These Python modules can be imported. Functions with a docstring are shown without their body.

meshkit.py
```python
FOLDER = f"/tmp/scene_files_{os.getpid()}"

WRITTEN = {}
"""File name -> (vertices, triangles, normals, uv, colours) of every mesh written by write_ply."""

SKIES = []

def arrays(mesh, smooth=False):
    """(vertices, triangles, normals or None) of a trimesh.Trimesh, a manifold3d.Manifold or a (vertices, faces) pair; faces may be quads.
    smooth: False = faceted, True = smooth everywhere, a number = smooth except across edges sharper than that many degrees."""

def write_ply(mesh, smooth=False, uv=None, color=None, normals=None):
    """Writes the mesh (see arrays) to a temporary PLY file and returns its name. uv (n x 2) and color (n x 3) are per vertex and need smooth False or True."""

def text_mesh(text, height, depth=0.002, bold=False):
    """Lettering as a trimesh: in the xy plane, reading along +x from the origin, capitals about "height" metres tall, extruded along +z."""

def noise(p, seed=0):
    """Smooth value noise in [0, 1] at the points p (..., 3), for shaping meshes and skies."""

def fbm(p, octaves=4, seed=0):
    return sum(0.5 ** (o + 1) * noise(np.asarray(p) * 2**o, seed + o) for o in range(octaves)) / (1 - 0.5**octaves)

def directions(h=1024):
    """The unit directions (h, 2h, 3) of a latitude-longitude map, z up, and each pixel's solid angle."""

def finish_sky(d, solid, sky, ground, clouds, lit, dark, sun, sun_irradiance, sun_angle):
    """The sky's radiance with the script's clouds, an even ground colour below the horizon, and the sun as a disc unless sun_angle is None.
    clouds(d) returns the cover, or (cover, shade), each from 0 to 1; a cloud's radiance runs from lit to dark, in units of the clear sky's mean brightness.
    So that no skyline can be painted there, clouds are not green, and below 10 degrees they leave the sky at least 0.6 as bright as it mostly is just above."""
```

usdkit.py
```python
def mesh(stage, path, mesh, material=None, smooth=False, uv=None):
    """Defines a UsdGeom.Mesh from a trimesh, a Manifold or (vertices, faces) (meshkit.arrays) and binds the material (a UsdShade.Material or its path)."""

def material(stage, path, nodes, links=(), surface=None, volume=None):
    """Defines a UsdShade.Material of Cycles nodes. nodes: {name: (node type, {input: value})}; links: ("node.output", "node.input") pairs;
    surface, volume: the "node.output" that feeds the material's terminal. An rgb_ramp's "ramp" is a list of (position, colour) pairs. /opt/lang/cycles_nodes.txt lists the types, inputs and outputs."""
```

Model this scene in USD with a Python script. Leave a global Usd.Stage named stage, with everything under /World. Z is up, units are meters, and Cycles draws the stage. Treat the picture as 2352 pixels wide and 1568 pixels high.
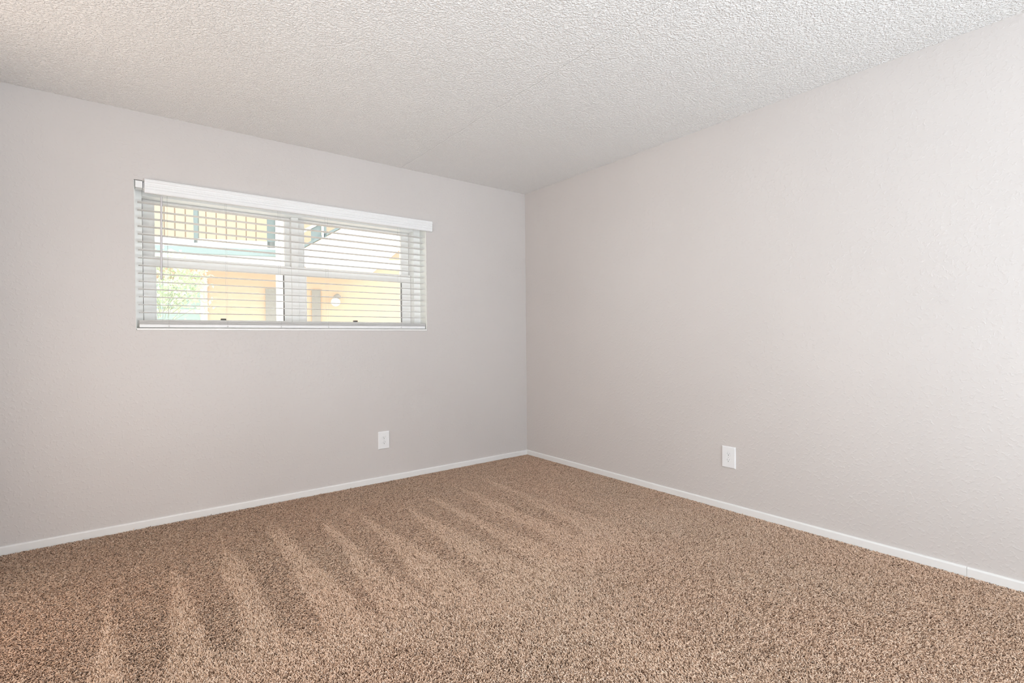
import math, random
import numpy as np, trimesh, manifold3d as m3
import usdkit, meshkit
from pxr import Usd, UsdGeom, UsdLux, UsdShade, Gf, Sdf, Vt

stage = Usd.Stage.CreateInMemory()
UsdGeom.SetStageUpAxis(stage, 'Z'); UsdGeom.SetStageMetersPerUnit(stage, 1.0)
stage.SetDefaultPrim(UsdGeom.Xform.Define(stage, '/World').GetPrim())
UsdGeom.Scope.Define(stage, '/World/Looks')
rng = np.random.default_rng(7)

# ------------------------------------------------------------------ camera
EXPOSURE = 0.50
C = np.array([-3.0135, -3.6823, 1.091])
yaw, pitch, roll, fpx = 0.913, -0.0066, -0.0094, 1159.816
F = np.array([math.cos(yaw)*math.cos(pitch), math.sin(yaw)*math.cos(pitch), math.sin(pitch)])
R0 = np.array([math.sin(yaw), -math.cos(yaw), 0.0]); U0 = np.cross(R0, F)
Rv = R0*math.cos(roll) + U0*math.sin(roll); Uv = U0*math.cos(roll) - R0*math.sin(roll)
cam = UsdGeom.Camera.Define(stage, '/World/camera')
cam.CreateHorizontalApertureAttr(36.0); cam.CreateFocalLengthAttr(36.0*fpx/2352)
cam.CreateClippingRangeAttr((0.05, 200.0)); cam.CreateExposureAttr(EXPOSURE)
cam.AddTransformOp().Set(Gf.Matrix4d(*[float(v) for v in (*Rv, 0, *Uv, 0, *(-F), 0, *C, 1)]))

# ------------------------------------------------------------------ sky and added fill lights (strengths used by their builders below)
SKY = 1.62             # hazy bright daylight outside
REAR_FILL = 3.3           # added fill light behind the camera, outside the added patio door
CEILING_FILL = 11.5         # added fill that shines up at the ceiling through the patio door
SIDE_FILL = 4.0           # added fill light through the added window of the side wall
HALL_FILL = 7.0            # added warm fill light in the hall doorway, left of the frame
sky = usdkit.material(stage, '/World/Looks/sky', {
    'tc': ('texture_coordinate', {}),
    'n': ('noise_texture', {'scale': 2.2, 'detail': 5.0, 'roughness': 0.55}),
    'r': ('rgb_ramp', {'ramp': [(0.35, (0.92, 0.97, 1.0)), (0.62, (1.0, 1.0, 0.98))]}),
    'b': ('background_shader', {'strength': SKY})},
    [('tc.generated', 'n.vector'), ('n.fac', 'r.fac'), ('r.color', 'b.color')], surface='b.background')
dome = UsdLux.DomeLight.Define(stage, '/World/sky_dome')
dome.CreateIntensityAttr(1.0)
UsdShade.MaterialBindingAPI.Apply(dome.GetPrim()).Bind(sky)

def area(name, w, h, power, col, pos, rz, rx=90.0):
    l = UsdLux.RectLight.Define(stage, '/World/'+name)
    l.CreateWidthAttr(w); l.CreateHeightAttr(h); l.CreateIntensityAttr(power); l.CreateColorAttr(Gf.Vec3f(*col)); l.CreateNormalizeAttr(False)
    l.AddTranslateOp().Set(Gf.Vec3d(*pos)); l.AddRotateZOp().Set(rz); l.AddRotateXOp().Set(rx)
area('rear_fill', 2.7, 2.3, REAR_FILL, (0.90, 0.985, 1.085), (-1.95, -5.75, 1.10), 0.0)       # added fill light, shines along +y, in through door_2
area('side_fill', 1.05, 1.75, SIDE_FILL, (0.90, 0.985, 1.085), (-4.10, -3.30, 1.25), -90.0)     # added fill light, shines along +x, in through window_2
area('hall_fill', 0.95, 1.00, HALL_FILL, (1.0, 0.85, 0.73), (-4.35, -1.275, 0.85), -90.0, 110.0)      # added warm fill light tilted up, shines along +x, in through door_1
area('ceiling_fill', 2.6, 2.0, CEILING_FILL, (0.90, 0.985, 1.08), (-1.95, -6.6, -0.05), 0.0, 180.0)  # added upward fill to brighten the ceiling, no paving is built

# ------------------------------------------------------------------ helpers
used = {}
def numbered(parent, name):
    k = (parent, name); n = used.get(k, 0); used[k] = n + 1
    return f'{parent}/{name}' if n == 0 else f'{parent}/{name}_{n:03d}'
def pth(parent): return '/World' if parent is None else (parent if isinstance(parent, str) else str(parent.GetPath()))
def thing(name, loc=(0, 0, 0), rotz=0.0, parent=None):
    x = UsdGeom.Xform.Define(stage, numbered(pth(parent), name))
    x.AddTranslateOp().Set(Gf.Vec3d(*map(float, loc)))
    if rotz: x.AddRotateZOp().Set(float(rotz))
    return x.GetPrim()
def tag(p, label=None, cat=None, group=None, kind=None):
    for k, v in (('label', label), ('category', cat), ('group', group), ('kind', kind)):
        if v: p.SetCustomDataByKey(k, v)
    return p
def obj(name, mesh, mat, parent=None, smooth=30):
    if isinstance(mesh, (list, tuple)) and mesh and not isinstance(mesh[0], np.ndarray):
        mesh = join(*mesh)
    return usdkit.mesh(stage, numbered(pth(parent), name), mesh, mat, smooth).GetPrim()
def join(*ms):
    out = []
    for m in ms:
        if isinstance(m, (list, tuple)): out += [join(*m)]
        else: out.append(m)
    return trimesh.util.concatenate(out)
def tm(man):
    me = man.to_mesh(); return trimesh.Trimesh(me.vert_properties[:, :3], me.tri_verts, process=False)
def box(x0, x1, y0, y1, z0, z1, r=0.0, seg=2):
    """a box with edges rounded by r"""
    if r <= 0:
        b = trimesh.creation.box([x1-x0, y1-y0, z1-z0]); b.apply_translation([(x0+x1)/2, (y0+y1)/2, (z0+z1)/2]); return b
    s = m3.Manifold.sphere(r, 4*seg)
    return tm(m3.Manifold.batch_hull([s.translate([x, y, z]) for x in (x0+r, x1-r) for y in (y0+r, y1-r) for z in (z0+r, z1-r)]))
def prism(poly, length):
    """polygon (a, b) extruded along a third axis of the given length; returns (a, b, t) mesh"""
    return tm(m3.CrossSection([np.asarray(poly, float)], m3.FillRule.NonZero).extrude(length))
def along_x(poly_yz, x0, x1):
    m = prism(poly_yz, x1-x0); v = m.vertices.copy(); m.vertices = np.stack([v[:, 2]+x0, v[:, 0], v[:, 1]], 1); return m
def along_y(poly_xz, y0, y1):
    m = prism(poly_xz, y1-y0); v = m.vertices.copy(); m.vertices = np.stack([v[:, 0], v[:, 2]+y0, v[:, 1]], 1); m.invert(); return m
def cyl(p, q, r, n=12):
    p, q = np.asarray(p, float), np.asarray(q, float); m = trimesh.creation.cylinder(r, segment=[p, q], sections=n); return m
def lathe(profile, n=32):
    return trimesh.creation.revolve(np.asarray(profile, float), sections=n)

def mat(name, nodes, links, surface='p.BSDF'):
    return usdkit.material(stage, '/World/Looks/'+name, nodes, links, surface=surface)
def plain(name, col, rough=0.5, **kw):
    """a plain coating with faint mottling of its colour and roughness"""
    c = np.array(col, float)
    return mat(name, {'tc': ('texture_coordinate', {}), 'n': ('noise_texture', {'scale': 35.0, 'detail': 3.0}),
        'r': ('rgb_ramp', {'ramp': [(0.3, tuple(c*0.992)), (0.7, tuple(np.minimum(c*1.008, 1)))]}),
        'p': ('principled_bsdf', {'roughness': rough, **kw})},
        [('tc.object', 'n.vector'), ('n.fac', 'r.fac'), ('r.color', 'p.base_color')])

# ------------------------------------------------------------------ materials
def wall_paint(name, col, relief=1.0):
    c = np.array(col)
    return mat(name, {
        'g': ('geometry', {}),
        'n': ('noise_texture', {'scale': 55.0, 'detail': 2.0, 'roughness': 0.5, 'distortion': 0.35}),
        'n2': ('noise_texture', {'scale': 0.9, 'detail': 3.0}),
        'mask': ('map_range', {'range_type': 'smoothstep', 'from_min': 0.50, 'from_max': 0.72, 'to_min': 0.0, 'to_max': 1.0, 'clamp': True}),
        'n3': ('noise_texture', {'scale': 260.0, 'detail': 1.0}),
        'add': ('math', {'math_type': 'multiply_add', 'value2': 0.06}),
        'b': ('bump', {'strength': 0.20*relief, 'distance': 0.004}),
        'r': ('rgb_ramp', {'ramp': [(0.3, tuple(c*0.975)), (0.7, tuple(c*1.02))]}),
        'p': ('principled_bsdf', {'roughness': 0.42, 'specular_ior_level': 0.45})},
        [('g.position', 'n.vector'), ('g.position', 'n2.vector'), ('g.position', 'n3.vector'), ('n.fac', 'mask.value'),
         ('n3.fac', 'add.value1'), ('mask.result', 'add.value3'), ('add.value', 'b.height'), ('b.normal', 'p.normal'),
         ('n2.fac', 'r.fac'), ('r.color', 'p.base_color')])
M = {}
M['wall'] = wall_paint('wall_paint', (0.616, 0.578, 0.560))
M['ceiling'] = mat('ceiling_texture', {
    'g': ('geometry', {}), 'sx': ('separate_xyz', {}),
    'n': ('noise_texture', {'scale': 108.0, 'detail': 2.0, 'roughness': 0.5, 'distortion': 0.5}),
    'mr': ('map_range', {'range_type': 'smoothstep', 'from_min': 0.36, 'from_max': 0.68, 'to_min': 0.0, 'to_max': 1.0, 'clamp': True}),
    # plasterboard seam running the length of the room at x = -1.257
    'w': ('noise_texture', {'scale': 7.0, 'detail': 3.0}), 'wm': ('math', {'math_type': 'multiply_add', 'value2': 0.03, 'value3': 1.242}),
    'd': ('math', {'math_type': 'add'}), 'da': ('math', {'math_type': 'absolute'}),
    'sm': ('map_range', {'range_type': 'smoothstep', 'from_min': 0.0, 'from_max': 0.006, 'to_min': -0.85, 'to_max': 0.0, 'clamp': True}),
    'sum': ('math', {'math_type': 'add'}),
    'b': ('bump', {'strength': 0.82, 'distance': 0.005}),
    'p': ('principled_bsdf', {'base_color': (0.895, 0.88, 0.865), 'roughness': 0.5, 'specular_ior_level': 0.5})},
    [('g.position', 'n.vector'), ('g.position', 'w.vector'), ('g.position', 'sx.vector'), ('n.fac', 'mr.value'),
     ('w.fac', 'wm.value1'), ('sx.x', 'd.value1'), ('wm.value', 'd.value2'), ('d.value', 'da.value1'), ('da.value', 'sm.value'),
     ('mr.result', 'sum.value1'), ('sm.result', 'sum.value2'), ('sum.value', 'b.height'), ('b.normal', 'p.normal')])
M['trim'] = plain('trim_gloss_white', (0.80, 0.79, 0.78), 0.3)
M['vinyl'] = plain('window_vinyl', (0.96, 0.945, 0.92), 0.35)
M['liner'] = plain('reveal_paint', (0.90, 0.90, 0.86), 0.5)
M['blind'] = plain('blind_white', (0.84, 0.84, 0.845), 0.4)
M['slat'] = mat('slat_white', {'p': ('principled_bsdf', {'base_color': (0.90, 0.89, 0.885), 'roughness': 0.4}), 't': ('translucent_bsdf', {'color': (0.9, 0.89, 0.87)}), 'm': ('mix_closure', {'fac': 0.35})},
    [('p.BSDF', 'm.closure1'), ('t.BSDF', 'm.closure2')], surface='m.closure')
M['cord'] = plain('blind_cord', (0.62, 0.61, 0.60), 0.8)
M['wand'] = plain('wand_plastic', (0.62, 0.60, 0.62), 0.3)
M['gap'] = plain('dark_strip_grey', (0.20, 0.185, 0.17), 0.7)  # for the window edge strips and the shade painted around the bracket
M['latch'] = plain('latch_dark', (0.16, 0.15, 0.13), 0.5)
M['plate'] = plain('outlet_white', (0.84, 0.84, 0.85), 0.3)
M['slot'] = plain('outlet_slot', (0.03, 0.028, 0.026), 0.8)
M['screw'] = plain('screw_paint', (0.66, 0.66, 0.66), 0.35, metallic=0.3)
M['pane'] = mat('window_glass', {'t': ('transparent_bsdf', {'color': (0.98, 0.99, 0.985)}), 'gl': ('glossy_bsdf', {'color': (0.9, 0.95, 0.95), 'roughness': 0.02}),
    'f': ('fresnel', {'IOR': 1.15}), 'm': ('mix_closure', {})},
    [('f.fac', 'm.fac'), ('t.BSDF', 'm.closure1'), ('gl.BSDF', 'm.closure2')], surface='m.closure')

# ------------------------------------------------------------------ the room
H = 2.44; ZF = -0.0138; X0 = -3.95; Y0 = -5.3; T = 0.26
OX0, OX1, OZ0, OZ1 = -2.948, -1.040, 1.161, 2.040         # window opening in wall_left
def struct(name, mesh, m, label, cat, parent=None, smooth=30):
    return tag(obj(name, mesh, m, parent, smooth), label, cat, kind='structure')
def bman(x0, x1, y0, y1, z0, z1): return m3.Manifold.cube([x1-x0, y1-y0, z1-z0]).translate([x0, y0, z0])
wl = bman(X0-0.12, 0.12, 0, T, ZF-0.1, H+0.1) - bman(OX0, OX1, -1, 1, OZ0, OZ1)
struct('wall_left', tm(wl), M['wall'], 'pale greige lightly textured wall that holds the window', 'wall', smooth=False)
struct('wall_right', box(0, 0.12, Y0-0.12, 0, ZF-0.1, H+0.1), M['wall'], 'pale greige lightly textured wall right of the corner, without a window', 'wall', smooth=False)
PX0, PX1 = -3.05, -0.85                                    # opening for the added patio door in wall_rear
wr = bman(X0-0.12, 0.12, Y0-0.12, Y0, ZF-0.1, H+0.1) - bman(PX0, PX1, Y0-1, Y0+1, ZF, 2.05)
struct('wall_rear', tm(wr), M['wall'], 'pale greige wall behind the camera', 'wall', smooth=False)
DY0, DY1, DZ = -1.75, -0.80, 2.05                           # added doorway to the hall in the side wall, left of the frame
ws = bman(X0-0.12, X0, Y0, 0, ZF-0.1, H+0.1) - bman(X0-1, X0+1, DY0, DY1, ZF, DZ) - bman(X0-1, X0+1, -3.80, -2.80, 0.40, 2.10)
struct('wall_side', tm(ws), M['wall'], 'pale greige wall with the added hall doorway, left of the frame', 'wall', smooth=False)
struct('ceiling', box(X0-0.12, 0.12, Y0-0.12, T, H, H+0.1), M['ceiling'], 'white ceiling with a sprayed bumpy texture', 'ceiling', smooth=False)
M['backing'] = plain('carpet_backing', (0.16, 0.10, 0.065), 0.95)
struct('floor', box(X0-1.5, 0.12, Y0-0.12, 0.0, ZF-0.05, ZF), M['backing'], 'floor under the brown carpet', 'floor', smooth=False)

# baseboards: low, round-topped, gloss white
def board_profile(t=0.012, top=0.040, bot=ZF, out=-1):
    r = 0.008
    pts = [(0, bot), (out*t, bot), (out*t, top-r)]
    pts += [(out*(t-r+r*math.cos(a)), top-r+r*math.sin(a)) for a in np.linspace(0, math.pi/2, 6)[1:]]
    return pts + [(0, top)]
def ccw(p):
    p = np.asarray(p); a = np.sum(p[:, 0]*np.roll(p[:, 1], -1)-np.roll(p[:, 0], -1)*p[:, 1]); return p if a > 0 else p[::-1]
struct('baseboard_left', along_x(ccw(board_profile()), X0, -0.0005), M['trim'], 'low white baseboard under the window wall', 'baseboard')
br = thing('baseboard_right'); tag(br, 'low white baseboard along the wall right of the corner, jointed near the frame edge', 'baseboard', kind='structure')
obj('board', along_y(ccw(board_profile()), -3.1332, -0.0115), M['trim'], br)
obj('board', along_y(ccw(board_profile(top=0.0395)), Y0, -3.1340), M['trim'], br)

# ------------------------------------------------------------------ window
win = thing('window_1'); tag(win, 'white vinyl twin single-hung window behind the horizontal blind', 'window', kind='structure')
lt = 0.004
obj('reveal_board', box(OX0, OX0+lt, 0.007, 0.11, OZ0, OZ1), M['liner'], win, False)
obj('reveal_board', box(OX1-lt, OX1, 0.007, 0.11, OZ0, OZ1), M['liner'], win, False)
obj('reveal_head', box(OX0+lt, OX1-lt, 0.007, 0.11, OZ1-lt, OZ1), M['liner'], win, False)
obj('window_stool', box(OX0+lt, OX1-lt, -0.004, 0.11, OZ0-0.004, OZ0+0.010, 0.003), M['trim'], win)
JL, JR, HB, SB = -2.908, -1.100, 1.976, 1.185
yf = 0.110
obj('frame_jamb', box(OX0, JL, yf, 0.235, OZ0, OZ1, 0.003), M['vinyl'], win)
obj('frame_jamb', box(JR, OX1, yf, 0.235, OZ0, OZ1, 0.003), M['vinyl'], win)
obj('frame_head', box(JL, JR, yf, 0.235, HB, OZ1, 0.003), M['vinyl'], win)
obj('frame_sill', box(JL, JR, yf, 0.235, OZ0, SB, 0.003), M['vinyl'], win)
MX0, MX1 = -2.040, -1.990
obj('mullion', box(MX0, MX1, 0.165, 0.235, SB, HB, 0.003), M['vinyl'], win)
def sash(xa, xb, za, zb, y0, stL, stR, rb, rt, name):
    xi0, xi1, zi0, zi1 = xa+stL, xb-stR, za+rb, zb-rt
    body = m3.Manifold.cube([xb-xa, 0.028, zb-za]).translate([xa, y0, za]) - m3.Manifold.cube([xi1-xi0, 1, zi1-zi0]).translate([xi0, y0-.5, zi0])
    bead = [box(xi0-0.006, xi0, y0-0.004, y0, zi0-0.006, zi1+0.006), box(xi1, xi1+0.006, y0-0.004, y0, zi0-0.006, zi1+0.006),
            box(xi0, xi1, y0-0.004, y0, zi0-0.006, zi0), box(xi0, xi1, y0-0.004, y0, zi1, zi1+0.006)]
    s = obj(name, [tm(body)] + bead, M['vinyl'], win)
    obj('pane', box(xi0-.004, xi1+.004, y0+0.012, y0+0.016, zi0-.004, zi1+.004), M['pane'], s, False)
    return s, (xi0, xi1, zi0, zi1)
for k, (xa, xb) in enumerate(((JL+0.004, MX0), (MX1, JR-0.002))):
    sl = (0.066, 0.050) if k == 0 else (0.054, 0.080)
    s, g = sash(xa, xb, SB+0.001, 1.622, 0.172, *sl, 0.043, 0.060, 'lower_sash')
    # dark strip down the right side of each lower pane
    obj('dark_strip', box(g[1]-0.005, g[1]-0.0005, 0.1695, 0.1835, g[2]+0.001, g[3]-0.001), M['gap'], s, False)
    xm = (-2.474, -1.575)[k]
    obj('sash_latch', box(xm-0.016, xm+0.016, 0.160, 0.180, 1.2290, 1.2400, 0.002), M['latch'], s)
    sash(xa, xb, 1.575, HB-0.001, 0.204, sl[0]-0.004, sl[1]-0.012, 0.046, 0.012, 'upper_sash')
obj('dark_strip', box(JL+0.0002, JL+0.0038, 0.175, 0.20, SB, HB), M['gap'], win, False)  # dark strip between the left jamb and the sashes

# ------------------------------------------------------------------ blind
bl = thing('window_blind', (0, 0, 0)); tag(bl, 'white horizontal two-inch slat blind hanging open in the window, valance slid to the right', 'blind')
VX0, VX1 = -2.8985, -0.996
yb, yt = -0.0035, 0.0
vp = [(yb, 1.966), (-0.0150, 1.966), (-0.0185, 1.9695), (-0.0205, 1.9745), (-0.0205, 1.9870), (-0.0172, 1.9885), (-0.0172, 1.9905), (-0.0205, 1.9930),
      (-0.0215, 2.0010), (-0.0190, 2.0030), (-0.0190, 2.0055), (-0.0218, 2.0085), (-0.0228, 2.0160), (-0.0205, 2.0190), (-0.0215, 2.0260), (-0.0250, 2.0320), (-0.0255, 2.0400),
      (-0.0225, 2.0420), (-0.0222, 2.0462), (-0.0195, 2.0485), (yb, 2.0485)]
obj('valance', along_x(ccw(vp), VX0, VX1), M['blind'], bl, 20)
obj('valance_clip', box(VX1-0.008, VX1+0.0015, -0.0035, 0.0, 2.0455, 2.0515), M['latch'], bl, False)
obj('headrail', box(OX0+0.042, OX1-0.042, 0.006, 0.062, 1.990, 2.034, 0.003), M['blind'], bl)
# box brackets that hold the headrail; the left one is bared by the slipped valance
def bracket(x0, x1):
    a = m3.Manifold.cube([x1-x0, 0.068, 0.0385]).translate([x0, -0.004, 1.9955])
    a = a - m3.Manifold.cube([x1-x0-0.003, 0.060, 0.0325]).translate([x0+(0.0015), 0.0005, 1.9985])
    return tm(a)
obj('end_bracket', bracket(OX0+0.0065, OX0+0.0405), M['blind'], bl, False)
obj('end_bracket', bracket(OX1-0.0405, OX1-0.0065), M['blind'], bl, False)
obj('bracket_shade', [box(OX0+0.0042, OX0+0.0062, -0.001, 0.05, 1.994, 2.0355), box(OX0+0.0042, OX0+0.040, -0.001, 0.05, 2.0346, 2.0396)], M['gap'], bl, False)  # dark strips paint the shade around the left bracket
SX0, SX1 = -2.9315, -1.0535
def slat_profile(tilt=0.0, zc=0.0, y0=0.009, d=0.050, th=0.0030, crown=0.0012):
    n = 7; yy = np.linspace(0, d, n); c = crown*(1-((yy/d)*2-1)**2)
    top = [(y, th/2+cc) for y, cc in zip(yy, c)]; bot = [(y, -th/2+cc) for y, cc in zip(yy, c)][::-1]
    p = [(-0.0009, 0.0)] + top + [(d+0.0009, 0.0)] + bot
    p = np.array(p); ca, sa = math.cos(tilt), math.sin(tilt); q = p - [d/2, 0]
    return ccw(np.stack([q[:, 0]*ca-q[:, 1]*sa+d/2+y0, q[:, 0]*sa+q[:, 1]*ca+zc], 1))
slat_z = [1.9167, 1.8705, 1.8240, 1.7765, 1.7290, 1.6830, 1.6365, 1.5898, 1.5430, 1.4962, 1.4494, 1.4028, 1.3570, 1.3107, 1.2645]
for i, z in enumerate(slat_z):
    obj('slat', along_x(slat_profile(tilt=0.015*math.sin(i*2.1), zc=z+0.0008*math.sin(i*1.7)), SX0+0.0015*math.sin(i*3.3), SX1+0.0012*math.sin(i*5.1)), M['slat'], bl)
for i in range(6):                       # the spare slats stacked on the rail
    obj('slat', along_x(slat_profile(tilt=0.010*math.sin(i*2.6), zc=1.1972+0.0036*i, y0=0.009+0.0008*math.sin(i*2.2)), SX0, SX1), M['slat'], bl)
rail = obj('bottom_rail', box(SX0, SX1, 0.008, 0.060, 1.1745, 1.1950, 0.004), M['blind'], bl)
for x in (-2.786, -2.473, -2.151, -1.832, -1.266):
    obj('cord_plug', cyl((x, 0.0065, 1.183), (x, 0.0085, 1.183), 0.0045), M['cord'], rail)
    segs = []
    for yy in (0.0068, 0.0612):
        segs.append(cyl((x, yy, 1.1865), (x, yy, 1.992), 0.0006, 6))
    for z in slat_z: segs.append(cyl((x, 0.0068, z-0.0022), (x, 0.0612, z-0.0022), 0.0004, 5))
    obj('ladder_cord', segs, M['cord'], bl)
obj('lift_cord', cyl((-2.812, 0.064, 1.20), (-2.812, 0.064, 1.99), 0.0008, 6), M['cord'], bl)
wd = obj('tilt_wand', [cyl((-2.8165, -0.008, 1.955), (-2.8225, -0.006, 1.468), 0.0055, 6), trimesh.creation.icosphere(1, 0.0062).apply_translation([-2.8225, -0.006, 1.466])], M['wand'], bl)
obj('wand_hook', [cyl((-2.8165, -0.008, 1.955), (-2.8165, 0.004, 1.985), 0.0016, 8), cyl((-2.8165, 0.004, 1.985), (-2.8165, 0.010, 2.0), 0.0016, 8)], M['wand'], wd)

# ------------------------------------------------------------------ outlets (built in a local frame: plate in the xz plane, facing -y)
def make_outlet(name, loc, rotz, label):
    o = thing(name, loc, rotz); tag(o, label, 'outlet', 'oversize white duplex outlets')
    w, h, t = 0.0445, 0.0665, 0.0065
    pts = [(sx*(w-ins), y, sz*(h-ins)) for y, ins in ((0, 0), (-0.0025, 0.0), (-t, 0.0045)) for sx in (-1, 1) for sz in (-1, 1)]
    hull = m3.Manifold.batch_hull([m3.Manifold.sphere(0.0008, 8).translate(p) for p in pts])
    def face(zc, grow=0.0, y0=-0.0075, depth=0.006):
        c = m3.CrossSection.circle(0.0172+grow, 40) ^ m3.CrossSection.square([0.05, 0.0286+2*grow], True)
        return c.extrude(depth).rotate([90, 0, 0]).translate([0, y0+depth, zc])
    plate = hull
    for zc in (0.0195, -0.0195): plate = plate - face(zc, 0.0003, -0.02, 0.019)
    obj('plate', tm(plate), M['plate'], o, 25)
    for zc in (0.0195, -0.0195):
        body = face(zc)
        cut = m3.Manifold.cube([0.0022, 0.01, 0.0082], True), m3.Manifold.cube([0.0022, 0.01, 0.0100], True), m3.Manifold.cylinder(0.01, 0.0028, 0.0028, 16, True).rotate([90, 0, 0])
        at = ((0.0064, -0.0078, zc+0.0045), (-0.0064, -0.0078, zc+0.0045), (0, -0.0078, zc-0.0068))
        for c_, a_ in zip(cut, at): body = body - c_.translate(a_)
        f_ = obj('receptacle', tm(body), M['plate'], o, 25)
        obj('slot', box(0.0050, 0.0078, -0.0030, -0.0026, zc+0.0002, zc+0.0088), M['slot'], f_, False)
        obj('slot', box(-0.0078, -0.0050, -0.0030, -0.0026, zc-0.0008, zc+0.0098), M['slot'], f_, False)
        obj('ground_hole', box(-0.0032, 0.0032, -0.0030, -0.0026, zc-0.0100, zc-0.0036), M['slot'], f_, False)
    obj('screw', lathe([(0, -0.001), (0.0032, -0.001), (0.0032, 0.0006), (0.0018, 0.0014), (0, 0.0015)], 16).apply_transform(trimesh.transformations.rotation_matrix(math.pi/2, [1, 0, 0])).apply_translation([0, -t, 0]), M['screw'], o)
    return o
o1 = make_outlet('wall_outlet', (-1.4262, -0.0002, 0.3162), 0, 'white duplex wall outlet below the right half of the window')
o2 = UsdGeom.Xform.Define(stage, numbered('/World', 'wall_outlet'))
o2.AddTranslateOp().Set(Gf.Vec3d(-0.0002, -2.0027, 0.3305)); o2.AddRotateZOp().Set(-90.0)
o2.GetPrim().GetReferences().AddInternalReference(o1.GetPath()); o2.GetPrim().SetInstanceable(True)
tag(o2.GetPrim(), 'white duplex wall outlet alone on the wall right of the corner', 'outlet', 'oversize white duplex outlets')

# ------------------------------------------------------------------ unseen openings added to let the fill lights into the room
# unseen hall added beyond the doorway
HX = X0-0.12-1.1
hall = [box(HX-0.1, HX, -3.0, 0.3, ZF-0.05, H), box(HX, X0-0.12, -3.1, -3.0, ZF-0.05, H), box(HX, X0-0.12, 0.3, 0.4, ZF-0.05, H), box(HX-0.1, X0-0.12, -3.1, 0.4, H, H+0.1)]
struct('wall_hall', hall, M['wall'], 'walls of the unseen hall added beyond the doorway', 'wall', smooth=False)
pd = thing('door_2'); tag(pd, 'unseen white framed sliding glass patio door, added behind the camera to admit fill light', 'door', kind='structure')  # unseen door, added as an opening for the rear fill
def framed(x0, x1, y, z0, z1, wdt):
    f = tm(m3.Manifold.cube([x1-x0, 0.035, z1-z0]).translate([x0, y, z0]) - m3.Manifold.cube([x1-x0-2*wdt, 1, z1-z0-2*wdt]).translate([x0+wdt, y-.5, z0+wdt]))
    f = obj('leaf', f, M['vinyl'], pd, False)
    obj('pane', box(x0+wdt-.005, x1-wdt+.005, y+.015, y+.020, z0+wdt-.005, z1-wdt+.005), M['pane'], f, False)
framed(PX0, (PX0+PX1)/2+.03, Y0-0.10, ZF+0.005, 2.045, 0.06); framed((PX0+PX1)/2-.03, PX1, Y0-0.06, ZF+0.005, 2.045, 0.06)
obj('casing', tm(m3.Manifold.cube([PX1-PX0+.12, 0.014, 2.11-ZF]).translate([PX0-.06, Y0, ZF]) - m3.Manifold.cube([PX1-PX0, 1, 2.05-ZF]).translate([PX0, Y0-.5, ZF])), M['trim'], pd, False)
w2 = thing('window_2'); tag(w2, 'unseen white framed side window, added left of the camera to admit fill light', 'window', kind='structure')  # unseen window, added to let the side fill in
fr = obj('frame', tm(m3.Manifold.cube([0.05, 1.0, 1.70]).translate([X0-0.10, -3.80, 0.40]) - m3.Manifold.cube([1, 0.92, 1.62]).translate([X0-0.5, -3.76, 0.44])), M['vinyl'], w2, False)
obj('pane', box(X0-0.080, X0-0.075, -3.765, -2.835, 0.435, 2.065), M['pane'], fr, False)
dc = thing('door_1'); tag(dc, 'unseen white cased doorway to the hall, added to admit warm light', 'door', kind='structure')  # unseen doorway, added for the warm light on the left
for y in (DY0, DY1):
    s = 1 if y == DY1 else -1
    obj('casing', box(X0-0.13, X0+0.014, min(y, y+s*0.06), max(y, y+s*0.06), ZF, DZ+0.06, 0.004), M['trim'], dc)
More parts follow.
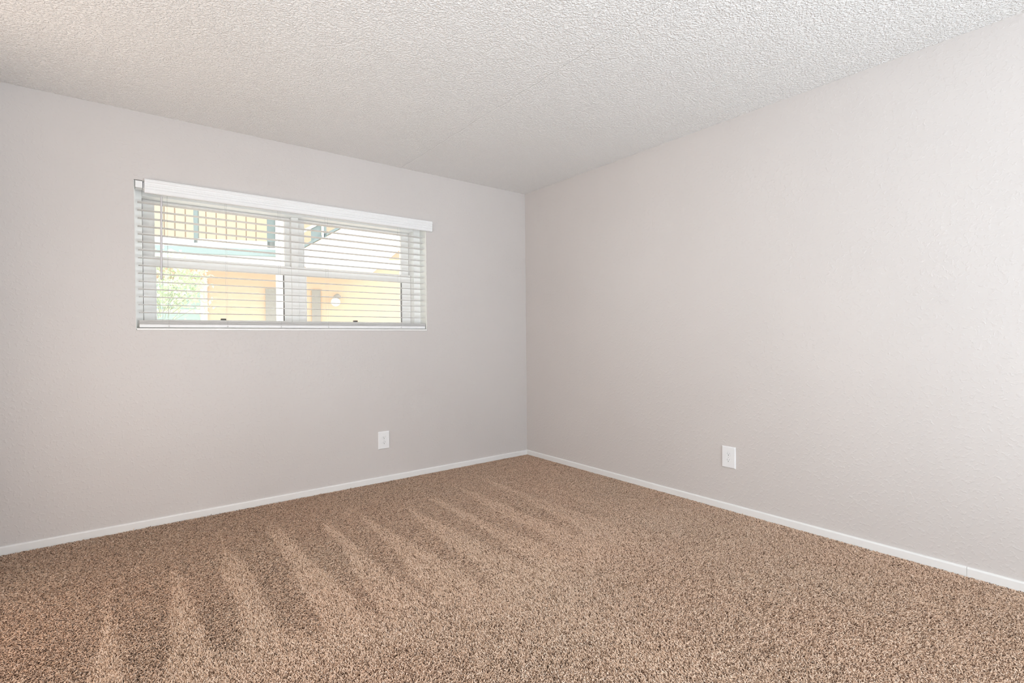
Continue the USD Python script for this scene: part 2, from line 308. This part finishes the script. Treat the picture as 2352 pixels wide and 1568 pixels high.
obj('casing', box(X0-0.13, X0+0.014, DY0, DY1, DZ, DZ+0.06, 0.004), M['trim'], dc)

# ------------------------------------------------------------------ outside: the courtyard wing seen through the window
# local frame of the wing: x along its front, y away from our window, z up
ex = dict(loc=(-1.887, 4.925, 0.0), rotz=-20.0)
M['peach'] = plain('peach_stucco', (0.81, 0.62, 0.465), 0.9)
M['white_out'] = plain('white_stucco', (0.88, 0.88, 0.86), 0.9)
M['teal'] = plain('teal_trim', (0.36, 0.44, 0.44), 0.6)
M['iron'] = plain('brown_iron', (0.29, 0.22, 0.165), 0.6)
M['postgreen'] = plain('grey_green_post', (0.25, 0.30, 0.30), 0.6)
M['shade_screen'] = plain('grey_door', (0.45, 0.43, 0.40), 0.7)
M['outglass'] = plain('dim_window_glass', (0.46, 0.60, 0.54), 0.15)
M['concrete'] = plain('courtyard_concrete', (0.80, 0.78, 0.74), 0.9)
tag(obj('ground', box(-14, 10, T+0.02, 24, -0.35, -0.25), M['concrete'], None, False), 'pale concrete of the courtyard outside the window', 'ground', kind='structure')
bd = thing('apartment_wing', **ex); tag(bd, 'peach two-storey apartment wing with a railed walkway, seen through the window', 'building')
YW = 1.2                                   # wall plane behind the walkway edge
obj('lower_wall', box(-6, 9, YW, YW+0.2, -0.3, 2.40), M['peach'], bd, False)
obj('upper_wall', box(-6, 9, YW, YW+0.2, 2.60, 5.4), M['peach'], bd, False)
obj('walkway_slab', box(-6, 1.19, 0.03, YW+0.2, 2.40, 2.60), M['white_out'], bd, False)
obj('fascia', box(-6, 1.2, 0.0, 0.03, 2.475, 2.60, 0.004), M['white_out'], bd)
obj('trim_board', box(-6, 1.2, -0.012, 0.028, 2.375, 2.475, 0.004), M['teal'], bd)
obj('beam', box(-6, 0.80, 0.03, 0.14, 2.19, 2.40, 0.004), M['white_out'], bd)
obj('roof', box(-6.4, 9.2, -0.7, YW+0.4, 5.4, 5.6), M['white_out'], bd, False)
obj('column', box(0.816, 0.93, -0.135, -0.02, -0.25, 5.4, 0.006), M['white_out'], bd)
rl = obj('railing', [box(-6, 1.19, 0.02, 0.05, 3.52, 3.57)], M['iron'], bd, False)
x = -0.675-0.1335*24
while x < 1.15:
    if not (-0.30 < x < -0.23 or 0.66 < x < 0.95):
        obj('baluster', box(x-0.0065, x+0.0065, 0.028, 0.042, 2.60, 3.52), M['iron'], rl, False)
    x += 0.1335
obj('newel', box(-0.296, -0.237, 0.0, 0.06, 2.53, 3.60, 0.004), M['postgreen'], rl)
obj('newel', box(0.682, 0.797, 0.0, 0.09, 2.50, 3.60, 0.004), M['postgreen'], rl)
for x0, x1 in ((0.481, 0.660), (1.229, 1.378)):
    obj('door_panel', box(x0, x1, YW-0.035, YW, -0.25, 1.992, 0.004), M['shade_screen'], bd)
w1 = obj('ground_window', [box(-1.9, -0.407, YW-0.05, YW, 0.55, 0.62), box(-1.9, -0.407, YW-0.05, YW, 2.03, 2.12), box(-0.505, -0.407, YW-0.05, YW, 0.62, 2.03),
    box(-1.9, -1.81, YW-0.05, YW, 0.62, 2.03), box(-1.81, -0.505, YW-0.045, YW, 1.557, 1.617)], M['white_out'], bd, False)
obj('pane', box(-1.81, -0.505, YW-0.03, YW-0.02, 0.62, 1.557), M['outglass'], w1, False)
obj('pane', box(-1.81, -0.505, YW-0.03, YW-0.02, 1.617, 2.03), M['outglass'], w1, False)

# outside stair: white soffit slab climbing to the right, dark rail above it
st = thing('outdoor_staircase', **ex); tag(st, 'white outdoor staircase climbing to the right past the white column', 'staircase')
sl = (3.409-2.520)/(2.695-1.235)
def zt(x): return 2.52+sl*(x-1.235)
def along_w(poly, y0, y1): return along_y(ccw(poly), y0, y1)
obj('stringer', along_w([(1.215, zt(1.215)), (4.2, zt(4.2)), (4.2, zt(4.2)-0.30), (2.2, 2.235), (1.215, 2.235)], -0.05, 0.02), M['white_out'], st, False)
obj('stringer', along_w([(1.215, zt(1.215)), (4.2, zt(4.2)), (4.2, zt(4.2)-0.30), (2.2, 2.235), (1.215, 2.235)], 0.98, 1.05), M['white_out'], st, False)
for k in range(11):
    xk = 1.26+0.27*k
    obj('tread', box(xk, xk+0.30, 0.02, 0.98, zt(xk)-0.05, zt(xk)), M['concrete'], st, False)
obj('soffit', along_w([(1.215, 2.235), (2.2, 2.235), (4.2, zt(4.2)-0.30), (4.2, zt(4.2)-0.27), (2.2, 2.265), (1.215, 2.265)], 0.02, 0.98), M['white_out'], st, False)
obj('stair_rail', along_w([(1.215, zt(1.215)+0.065), (4.2, zt(4.2)+0.065), (4.2, zt(4.2)+0.02), (1.215, zt(1.215)+0.02)], -0.045, 0.0), M['postgreen'], st, False)
obj('stair_rail', along_w([(1.215, zt(1.215)+0.30), (4.2, zt(4.2)+0.30), (4.2, zt(4.2)+0.255), (1.215, zt(1.215)+0.255)], -0.045, 0.0), M['white_out'], st, False)
for xk in (1.487, 2.6, 3.7):
    obj('stair_post', box(xk-0.018, xk+0.012, -0.055, -0.005, zt(xk)-0.1, zt(xk)+0.95), M['white_out'], st, False)
    obj('stair_post', box(xk+0.014, xk+0.05, -0.045, 0.005, zt(xk)-0.15, zt(xk)+0.95), M['postgreen'], st, False)
obj('bracket_plate', along_w([(1.31, zt(1.31)+0.02), (1.46, zt(1.46)+0.02), (1.46, zt(1.46)+0.25), (1.31, zt(1.31)+0.25)], -0.02, 0.0), M['postgreen'], st, False)

gl = thing('globe_wall_lamp', **ex); tag(gl, 'white globe wall lamp with a grey cap on the peach wall outside', 'lamp')
obj('globe', trimesh.creation.icosphere(3, 0.080).apply_translation([1.632, YW-0.14, 1.765]), M['white_out'], gl, True)
obj('cap', lathe([(0, 0.045), (0.05, 0.040), (0.075, 0.0), (0.07, -0.012), (0, -0.012)], 24).apply_translation([1.66, YW-0.13, 1.848]), M['shade_screen'], gl)
obj('arm', [cyl((1.66, YW-0.13, 1.86), (1.66, YW, 1.88), 0.012), cyl((1.66, YW-0.015, 1.88), (1.66, YW, 1.88), 0.045, 20)], M['shade_screen'], gl)

# leafy bush in front of the ground-floor window
M['leaf'] = mat('pale_leaf', {'g': ('geometry', {}), 'r': ('rgb_ramp', {'ramp': [(0.0, (0.68, 0.77, 0.58)), (0.5, (0.86, 0.90, 0.76)), (1.0, (0.94, 0.95, 0.86))]}),
    'p': ('principled_bsdf', {'roughness': 0.4}), 't': ('translucent_bsdf', {}), 'm': ('mix_closure', {'fac': 0.4})},
    [('g.random_per_island', 'r.fac'), ('r.color', 'p.base_color'), ('r.color', 't.color'), ('p.BSDF', 'm.closure1'), ('t.BSDF', 'm.closure2')], surface='m.closure')
M['bark'] = plain('bark', (0.42, 0.45, 0.33), 0.9)
sh = thing('courtyard_shrub', (-2.60, 4.15, -0.25)); tag(sh, 'light green leafy shrub outside the left end of the window', 'shrub')
lr = np.random.default_rng(5); V = []; Fc = []
leaf = np.array([[0, 0, 0], [0.25, 0.5, 0.08], [0, 1, 0], [-0.25, 0.5, 0.08]]); 
twigs = []
for k in range(70):
    a = lr.uniform(0, 2*math.pi); r_ = 0.46*math.sqrt(lr.uniform(0, 1)); top = np.array([r_*math.cos(a), r_*math.sin(a), 2.42-0.9*r_*r_-lr.uniform(0, 0.55)])
    twigs.append(cyl((0.1*math.cos(a), 0.1*math.sin(a), top[2]*0.88), top, 0.003, 4))
    for j in range(22):
        c_ = top*(1, 1, 1)+lr.normal(0, 0.075, 3); s = lr.uniform(0.05, 0.09)
        q = trimesh.transformations.random_rotation_matrix(lr.uniform(0, 1, 3))[:3, :3]
        Fc += [[len(V), len(V)+1, len(V)+2], [len(V), len(V)+2, len(V)+3]]; V += list((leaf*s)@q.T+c_)
tag(obj('foliage', trimesh.Trimesh(np.array(V), np.array(Fc), process=False), M['leaf'], sh, False), kind='stuff')
tag(obj('twigs', twigs, M['bark'], sh), kind='stuff')
obj('trunk', cyl((0, 0, 0), (0, 0, 1.6), 0.05, 8), M['bark'], sh)

# ------------------------------------------------------------------ carpet: twisted frieze pile as real strands, brushed by the vacuum cleaner
def smooth(a, b, x): t = np.clip((x-a)/(b-a), 0, 1); return t*t*(3-2*t)
def brushed(x, y):
    """1 where the pile was brushed one way (light strokes), 0 the other way; strokes run away from the window wall"""
    n1 = meshkit.noise(np.stack([x*9, y*3, 0*x], -1), 3)-0.5; n2 = meshkit.noise(np.stack([x*3.1, y*2.2, 0*x+5], -1), 11)-0.5
    n3 = meshkit.noise(np.stack([x*1.3, y*1.3, 0*x+9], -1), 21)-0.5
    # each light stroke: apex by the wall, then its left and right edge 1.65 m out
    strokes = [(-3.085, -3.105, -3.030), (-2.828, -2.915, -2.780), (-2.591, -2.690, -2.530), (-2.325, -2.415, -2.252), (-2.045, -2.190, -2.030),
               (-1.845, -1.965, -1.770), (-1.545, -1.690, -1.490), (-1.335, -1.425, -1.265), (-1.07, -1.19, -1.02), (-0.80, -0.95, -0.76), (-0.52, -0.66, -0.47)]
    wide = np.zeros_like(x)
    for k, (ap, lo1, hi1) in enumerate(strokes):
        t = np.clip((-0.28-y-0.1*(k % 3 == 1))/1.37, 0, 1.3)
        lo = ap+(lo1-ap)*t; hi = ap+(hi1-ap)*t
        wdt = 0.010+0.010*t
        wide = np.maximum(wide, smooth(-wdt, wdt, x-lo+0.05*n1)*smooth(-1.3*wdt, 1.3*wdt, hi-x+0.05*n1)*smooth(0.0, 0.3, t))
    fade = smooth(-1.05, -0.5, x)
    wide = wide*(1-0.8*fade)+0.32*fade
    edge = -1.74-0.10*np.sin(x*3.1+1.0)
    far = smooth(0.10, -0.14, y-edge+0.12*n2+0.08*n1)*smooth(-3.25, -2.75, x+0.10*n2)
    mid = 0.60+0.9*n3+0.35*n2+0.30*np.exp(-np.clip(edge-y, 0, 9)/0.30)
    return np.clip(wide*(1-far)+mid*far, 0, 1)
YARN = [(0.105, 0.054, 0.031), (0.37, 0.236, 0.155), (0.73, 0.512, 0.366), (0.90, 0.715, 0.580)]
DENS, WID, HGT = 62000, 0.0024, 0.0135
LEAN_L, LEAN_D, WILD = 0.0084, -0.0110, 0.0070
def strands():
    step = 1/math.sqrt(DENS)
    gx, gy = np.meshgrid(np.arange(X0+0.02, -0.013, step), np.arange(-4.2, -0.013, step), indexing='ij')
    r = np.random.default_rng(42)
    x = gx.ravel()+r.uniform(-.5, .5, gx.size)*step; y = gy.ravel()+r.uniform(-.5, .5, gx.size)*step
    # only the floor that the photograph (or a step aside) can show
    keep = (y > -1.9-(x+3.95)*0.86) & (x < -0.0135) & (y < -0.0135)
    x, y = x[keep], y[keep]; n = len(x)
    b = brushed(x, y)
    flip = r.uniform(0, 1, n) < 0.06
    b = np.where(flip, r.uniform(0, 1, n), b)
    lean = LEAN_D+(LEAN_L-LEAN_D)*b
    a = r.uniform(0, 2*np.pi, n); rad = WILD*np.sqrt(r.uniform(0.05, 1, n))
    hx = rad*np.cos(a); hy = rad*np.sin(a)+lean
    h = HGT*(0.86+0.28*r.uniform(0, 1, n)) - 0.15*np.hypot(hx, hy)
    ca = r.uniform(0, 2*np.pi, n); curl = 0.0024*r.uniform(0.3, 1.4, n)
    ts = np.array([0, 0.3, 0.55, 0.8, 1.0])
    P = np.empty((n, 5, 3), np.float32)
    for k, t in enumerate(ts):
        sw = curl*math.sin(t*4.5)
        P[:, k, 0] = x+hx*t**1.7+sw*np.cos(ca); P[:, k, 1] = y+hy*t**1.7+sw*np.sin(ca)
        P[:, k, 2] = ZF+h*(1.45*t-0.45*t**3)
    # pile that would poke through a baseboard bends along it
    P[:, :, 0] = np.minimum(P[:, :, 0], -0.0135); P[:, :, 1] = np.minimum(P[:, :, 1], -0.0135)
    stray = r.uniform(0, 1, n) < 0.006
    P[stray, 3:, 2] += np.array([0.003, 0.008])*r.uniform(0.3, 1.4, (stray.sum(), 1))
    W = np.broadcast_to((WID*np.array([1.0, 1.0, 1.0, 0.95, 0.6])).astype(np.float32), (n, 5)).copy()
    tone = np.clip(r.normal(0.5, 0.30, n), 0, 1).astype(np.float32)
    return P, W, tone
M['yarn'] = mat('carpet_yarn', {'a': ('attribute', {'attribute': 'tone'}), 'g': ('geometry', {}),
    'n': ('noise_texture', {'scale': 1.1, 'detail': 2.0}), 'h': ('rgb_ramp', {'ramp': [(0.3, (0.97, 0.99, 1.0)), (0.7, (1.0, 0.97, 0.96))]}),
    'r': ('rgb_ramp', {'ramp': [(0.0, YARN[0]), (0.22, YARN[1]), (0.5, YARN[2]), (1.0, YARN[3])]}),
    'x': ('mix_color', {'blend_type': 'multiply', 'fac': 1.0}),
    'p': ('principled_bsdf', {'roughness': 0.75, 'specular_ior_level': 0.25, 'sheen_weight': 0.15, 'sheen_roughness': 0.4})},
    [('a.fac', 'r.fac'), ('g.position', 'n.vector'), ('n.fac', 'h.fac'), ('r.color', 'x.a'), ('h.color', 'x.b'), ('x.result', 'p.base_color')])
P, W, tone = strands()
cv = UsdGeom.BasisCurves.Define(stage, '/World/carpet')
cv.CreateTypeAttr('linear'); cv.CreateWrapAttr('nonperiodic')
cv.CreateCurveVertexCountsAttr(Vt.IntArray.FromNumpy(np.full(len(P), 5, np.int32)))
cv.CreatePointsAttr(Vt.Vec3fArray.FromNumpy(P.reshape(-1, 3)))
cv.CreateWidthsAttr(Vt.FloatArray.FromNumpy(W.ravel())); cv.SetWidthsInterpolation('vertex')
UsdGeom.PrimvarsAPI(cv).CreatePrimvar('tone', Sdf.ValueTypeNames.FloatArray, 'uniform').Set(Vt.FloatArray.FromNumpy(tone))
UsdShade.MaterialBindingAPI.Apply(cv.GetPrim()).Bind(M['yarn'])
tag(cv.GetPrim(), 'brown and beige frieze carpet pile with vacuum strokes by the window wall', 'carpet', kind='stuff')
